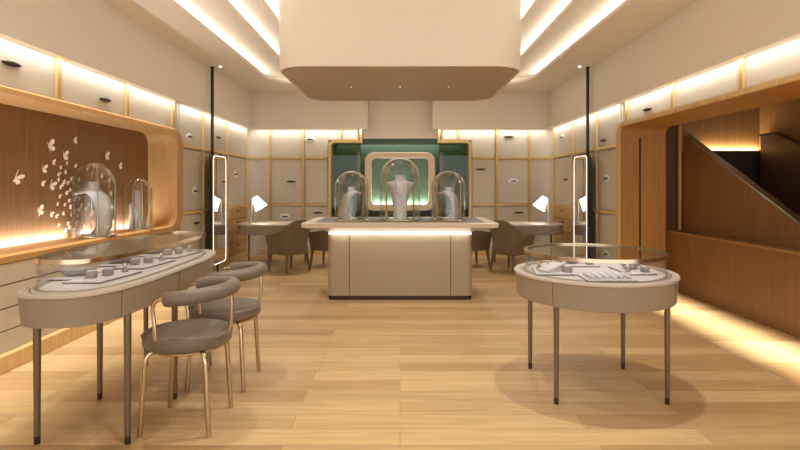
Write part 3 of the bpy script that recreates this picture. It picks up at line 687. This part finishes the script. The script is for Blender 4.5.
# ------------------------------------------------------------------ back desks, armchairs, lamps
def desk(s):
    side = 'left' if s < 0 else 'right'
    t = thing('desk', 'oval-ended taupe desk with lamp in the %s back corner' % side, 'desk', (s*2.23, 9.4, 0))
    F = lambda d, z: at(rrect(s*2.23, 9.40, .63-d, .46-d, .40-d, 12), z)
    obj('apron', loft(new(), [F(.03, .55), F(.01, .56), F(.005, .70)]), M['taupe'], t)
    obj('top', loft(new(), [F(.005, .70), F(0, .705), F(0, .725), F(.01, .73)]), M['taupe2'], t)
    for x, y in ((2.74, 9.62), (2.24, 9.02), (1.72, 9.62)):
        obj('leg', lathe(new(), [(.014, 0), (.02, .56)], s*x, y, 16), M['legm'], t)
    t = thing('desk_lamp', 'desk lamp with glowing tilted white shade on the %s desk' % side, 'lamp', (s*2.58, 9.3, .73))
    obj('base', lathe(new(), [(.07, .73), (.07, .742), (.01, .746)], s*2.60, 9.3, 24), M['chrome'], t)
    obj('stem', tube(new(), [(s*2.60, 9.3, .745), (s*2.60, 9.3, 1.13)], .011, 12), M['chrome'], t)
    bm = new(); lathe(bm, [(.055, .0), (.115, -.22), (.112, -.22), (.052, -.004)], n=24, caps=False)
    bm.faces.new([v for v in sorted(bm.verts, key=lambda v: -v.co.z)[:24]]) if False else None
    bm.transform(Matrix.Translation((s*2.545, 9.28, 1.185)) @ Matrix.Rotation(math.radians(32*s), 4, 'Y'))
    obj('lamp_shade', bm, M['lamp'], t, label='glowing white cone shade')
    bm = new(); lathe(bm, [(.054, -.004), (.056, .006), (.03, .012)], n=24)
    bm.transform(Matrix.Translation((s*2.545, 9.28, 1.185)) @ Matrix.Rotation(math.radians(32*s), 4, 'Y'))
    obj('shade_cap', bm, M['black'], t)
    obj('joint', tube(new(), [(s*2.60, 9.3, 1.125), (s*2.55, 9.285, 1.19)], .009, 10), M['chrome'], t)
    l = bpy.data.lights.new('lamp_bulb', 'POINT'); l.energy = 6; l.color = (1, .88, .72); l.shadow_soft_size = .03
    lo = bpy.data.objects.new('lamp_bulb', l); COL.objects.link(lo); lo.location = (s*2.48, 9.28, 1.06)
def armchair():
    """faces +y locally (back at -y)"""
    t = thing('armchair', 'x', 'armchair')
    n = 36; W_, Dp = .27, .26
    outer = []; inner = []
    def shape(i):
        u = i/(n-1); a = math.radians(-200 + 220*u - 0)  # wraps from front-left around the back to front-right
        return a, u
    secs = []
    for i in range(n):
        u = i/(n-1); a = math.radians(205+ (335-205)*0 ) # placeholder
        ang = math.radians(170+200*u)                     # 170 -> 370 degrees, back at 270
        c, s_ = math.cos(ang), math.sin(ang)
        x = W_*math.copysign(abs(c)**.75, c); y = Dp*math.copysign(abs(s_)**.75, s_)
        if u < .12: y += (.12-u)/.12*.17
        if u > .88: y += (u-.88)/.12*.17
        back = max(0, math.sin(PI*u))**1.4
        zt = .60+.24*back
        nx, ny = x, y
        L = math.hypot(nx, ny); nx /= L; ny /= L
        fl = .035                                          # flare outwards at the top
        secs.append([(x*.93, y*.93, .30), (x*.97, y*.97, .42), (x+nx*fl, y+ny*fl, zt), (x+nx*(fl-.012), y+ny*(fl-.012), zt+.006), (x+nx*(fl-.028), y+ny*(fl-.028), zt), (x*.97-nx*.03, y*.97-ny*.03, .42), (x*.93-nx*.03, y*.93-ny*.03, .30)])
    bm = new(); loft(bm, secs); obj('shell', bm, M['shell'], t, local=True, ang=50)
    S = lambda d, z: at(rrect(0, .01, .245-d, .235-d, .10, 8), z)
    obj('seat', loft(new(), [S(.01, .29), S(0, .31), S(0, .42), S(.02, .445)]), M['shell'], t, local=True)
    for sx in (-1, 1):
        for sy in (-1, 1):
            obj('leg', tube(new(), [(sx*.20, sy*.20+.01, .30), (sx*.232, sy*.232+.01, 0)], [.026, .015], 12), M['legm'], t, local=True)
    return t
for s in (-1, 1): desk(s)
ac = armchair(); ac.location = (-1.79, 8.58, 0); ac.rotation_euler = (0, 0, math.radians(50)); ac['label'] = 'brown leather armchair in front of the left desk, nearer the wall'; ac['group'] = 'armchairs at the back desks'
dup(ac, (-1.22, 9.15, 0), math.radians(70), 'brown leather armchair by the left desk, half hidden behind the counter')
dup(ac, (1.79, 8.58, 0), math.radians(-50), 'brown leather armchair in front of the right desk, nearer the wall')
dup(ac, (1.22, 9.15, 0), math.radians(-70), 'brown leather armchair by the right desk, half hidden behind the counter')

# ------------------------------------------------------------------ tall mirrors on poles
for s in (-1, 1):
    side = 'left' if s < 0 else 'right'
    t = thing('tall_mirror', 'tall rounded mirror with lit edge on a dark ceiling pole, %s side' % side, 'mirror', (s*2.9, 8.4, .1))
    Y0, Y1 = 8.12, 8.74
    ra = lambda d, x: [(x, p[0], p[1]) for p in rrect((Y0+Y1)/2, 1.01, (Y1-Y0)/2-d, .86-d, .09-d*.5, 8)]
    xf, xb = s*2.87, s*2.93
    obj('frame', loft(new(), [ra(0, xb), ra(0, xf), ra(.012, xf), ra(.012, xf+s*.004), ra(.012, xb)], True, True), M['black'], t, label='dark bronze frame')
    obj('light_border', loft(new(), [ra(.010, xf-s*.002), ra(.010, xf-s*.008), ra(.020, xf-s*.008), ra(.020, xf-s*.002)], False, False), M['ledm'], t, label='glowing white border')
    obj('mirror_glass', loft(new(), [ra(.024, xf), ra(.024, xf-s*.004)]), M['mirror'], t, label='reflective glass')
    obj('pole', box(new(), s*2.88, s*2.92, 8.17, 8.21, 1.86, 3.236, .004), M['black'], t, label='dark square pole to the ceiling')
    obj('foot', box(new(), s*2.86, s*2.94, 8.2, 8.66, 0.0, .02, .004), M['black'], t)
    obj('foot_post', box(new(), s*2.89, s*2.91, 8.41, 8.45, .02, .16), M['black'], t)
    obj('ceiling_plate', box(new(), s*2.86, s*2.94, 8.15, 8.23, 3.228, 3.2395, .003), M['halo'], t, label='pale ceiling plate')
    tag(obj('ceiling_spotlight', lathe(new(), [(.022, 3.2395), (.022, 3.222), (.016, 3.218)], s*2.78, 8.2, 16), M['lamp']), 'tiny round ceiling spotlight beside the %s mirror pole' % side, 'spotlight')

# ------------------------------------------------------------------ butterflies on the walnut panel
def wing_bm(size):
    bm = new(); th = .0015/size*1.0
    up = [(0, .02), (.10, .22), (.28, .46), (.46, .50), (.50, .36), (.42, .14), (.22, .02), (0, -.02)]
    lo = [(0, .0), (.24, -.02), (.38, -.14), (.36, -.32), (.24, -.44), (.12, -.34), (0, -.10)]
    for sgn in (-1, 1):
        for o in (up, lo):
            a = .62                                             # wings lifted from the wall
            f = lambda x, z, d: (x*sgn*math.cos(a)*size, -(abs(x)*math.sin(a)+d)*size, z*size)
            loft(bm, [[f(x, z, 0) for x, z in o], [f(x, z, .04) for x, z in o]])
    tube(bm, [(0, -.02*size, .24*size), (0, -.03*size, 0), (0, -.02*size, -.26*size)], [.015*size, .04*size, .012*size], 8)
    return bm
def butterfly_at(px, py, size, proto):
    X = 3.345; Y = X*530/(400-px); Z = 1.4+(185-py)*Y/530
    o = proto.copy(); COL.objects.link(o); o.location = (-X-.022, Y, Z)
    k = size; o.scale = (k, k, k)
    o.rotation_euler = (0, random.uniform(-.5, .5), 0)
    o.rotation_euler = Matrix.Rotation(PI/2, 3, 'Z').to_euler() if False else (Matrix.Rotation(PI/2, 3, 'Z') @ Matrix.Rotation(random.uniform(-.6, .6), 3, 'Y')).to_euler()
    return o
proto = obj('butterfly', wing_bm(1.0), M['butter'], None, False)
BIG = [(50.8, 146.4, .125, 'largest cream butterfly at the upper left of the walnut panel'), (76, 141.2, .075, 'topmost cream butterfly on the walnut panel'),
       (65.7, 156, .10, 'large cream butterfly just above and left of the large dome'), (45, 169, .085, 'cream butterfly left of the swarm, below the largest one'),
       (107.3, 156, .10, 'cream butterfly above the right side of the large dome'), (121, 166.7, .085, 'rightmost cream butterfly between the two alcove domes'),
       (52.7, 185.3, .10, 'medium cream butterfly at mid height left of the dome'), (40.5, 211, .10, 'lowest left cream butterfly on the walnut panel'),
       (17.7, 178, .12, 'lone cream butterfly farthest left on the walnut panel')]
for i, (x, y, s_, lb) in enumerate(BIG):
    o = butterfly_at(x, y, s_, proto); tag(o, lb, 'butterfly')
SM = [(101,133),(131,155),(156,136),(150,174),(122,180),(57,219),(122,205),(145,213),(130,236),(155,257),(127,271),(192,147),(118,303),(147,305),(165,290),(187,284),(93,345),(114,352),(142,343),(170,315),(187,333),(180,364),(160,383),(197,352),(195,380),(122,390),(150,412),(245,305),(232,323),(262,337),(208,280),(160,215),(175,200),(258,182),(270,150),(298,190),(205,205),(330,205),(345,210),(336,262),(330,300),(345,375),(250,350),(215,310),(225,395),(185,410),(165,400),(240,160),(138,225),(170,245),(180,270),(205,325),(190,395),(175,345)]
nth = ['leftmost', 'second from the left', 'third from the left', 'fourth from the left', 'fifth from the left', 'sixth from the left', 'seventh from the left', 'eighth from the left', 'ninth from the left', 'tenth from the left', 'eleventh from the left', 'twelfth from the left', 'thirteenth from the left', 'fourteenth from the left']
for dome_side in (False, True):
    L = sorted([q for q in SM if (q[0] > 200) == dome_side], key=lambda q: q[1])
    nb = 3 if dome_side else 4; names = ['upper', 'middle', 'lower'] if dome_side else ['top', 'upper middle', 'lower middle', 'bottom']
    for b in range(nb):
        band = sorted(L[len(L)*b//nb:len(L)*(b+1)//nb])
        for k, (u, v) in enumerate(band):
            o = butterfly_at(30+u/4.09, 130+v/4.09, random.uniform(.038, .055) if u > 105 else .06, proto)
            tag(o, 'butterfly %s in the %s band %s' % (nth[k], names[b], 'behind the large dome' if dome_side else 'of the small swarm'), 'butterfly',
                'small butterflies behind the dome' if dome_side else 'small butterflies in the swarm')
bpy.data.objects.remove(proto)
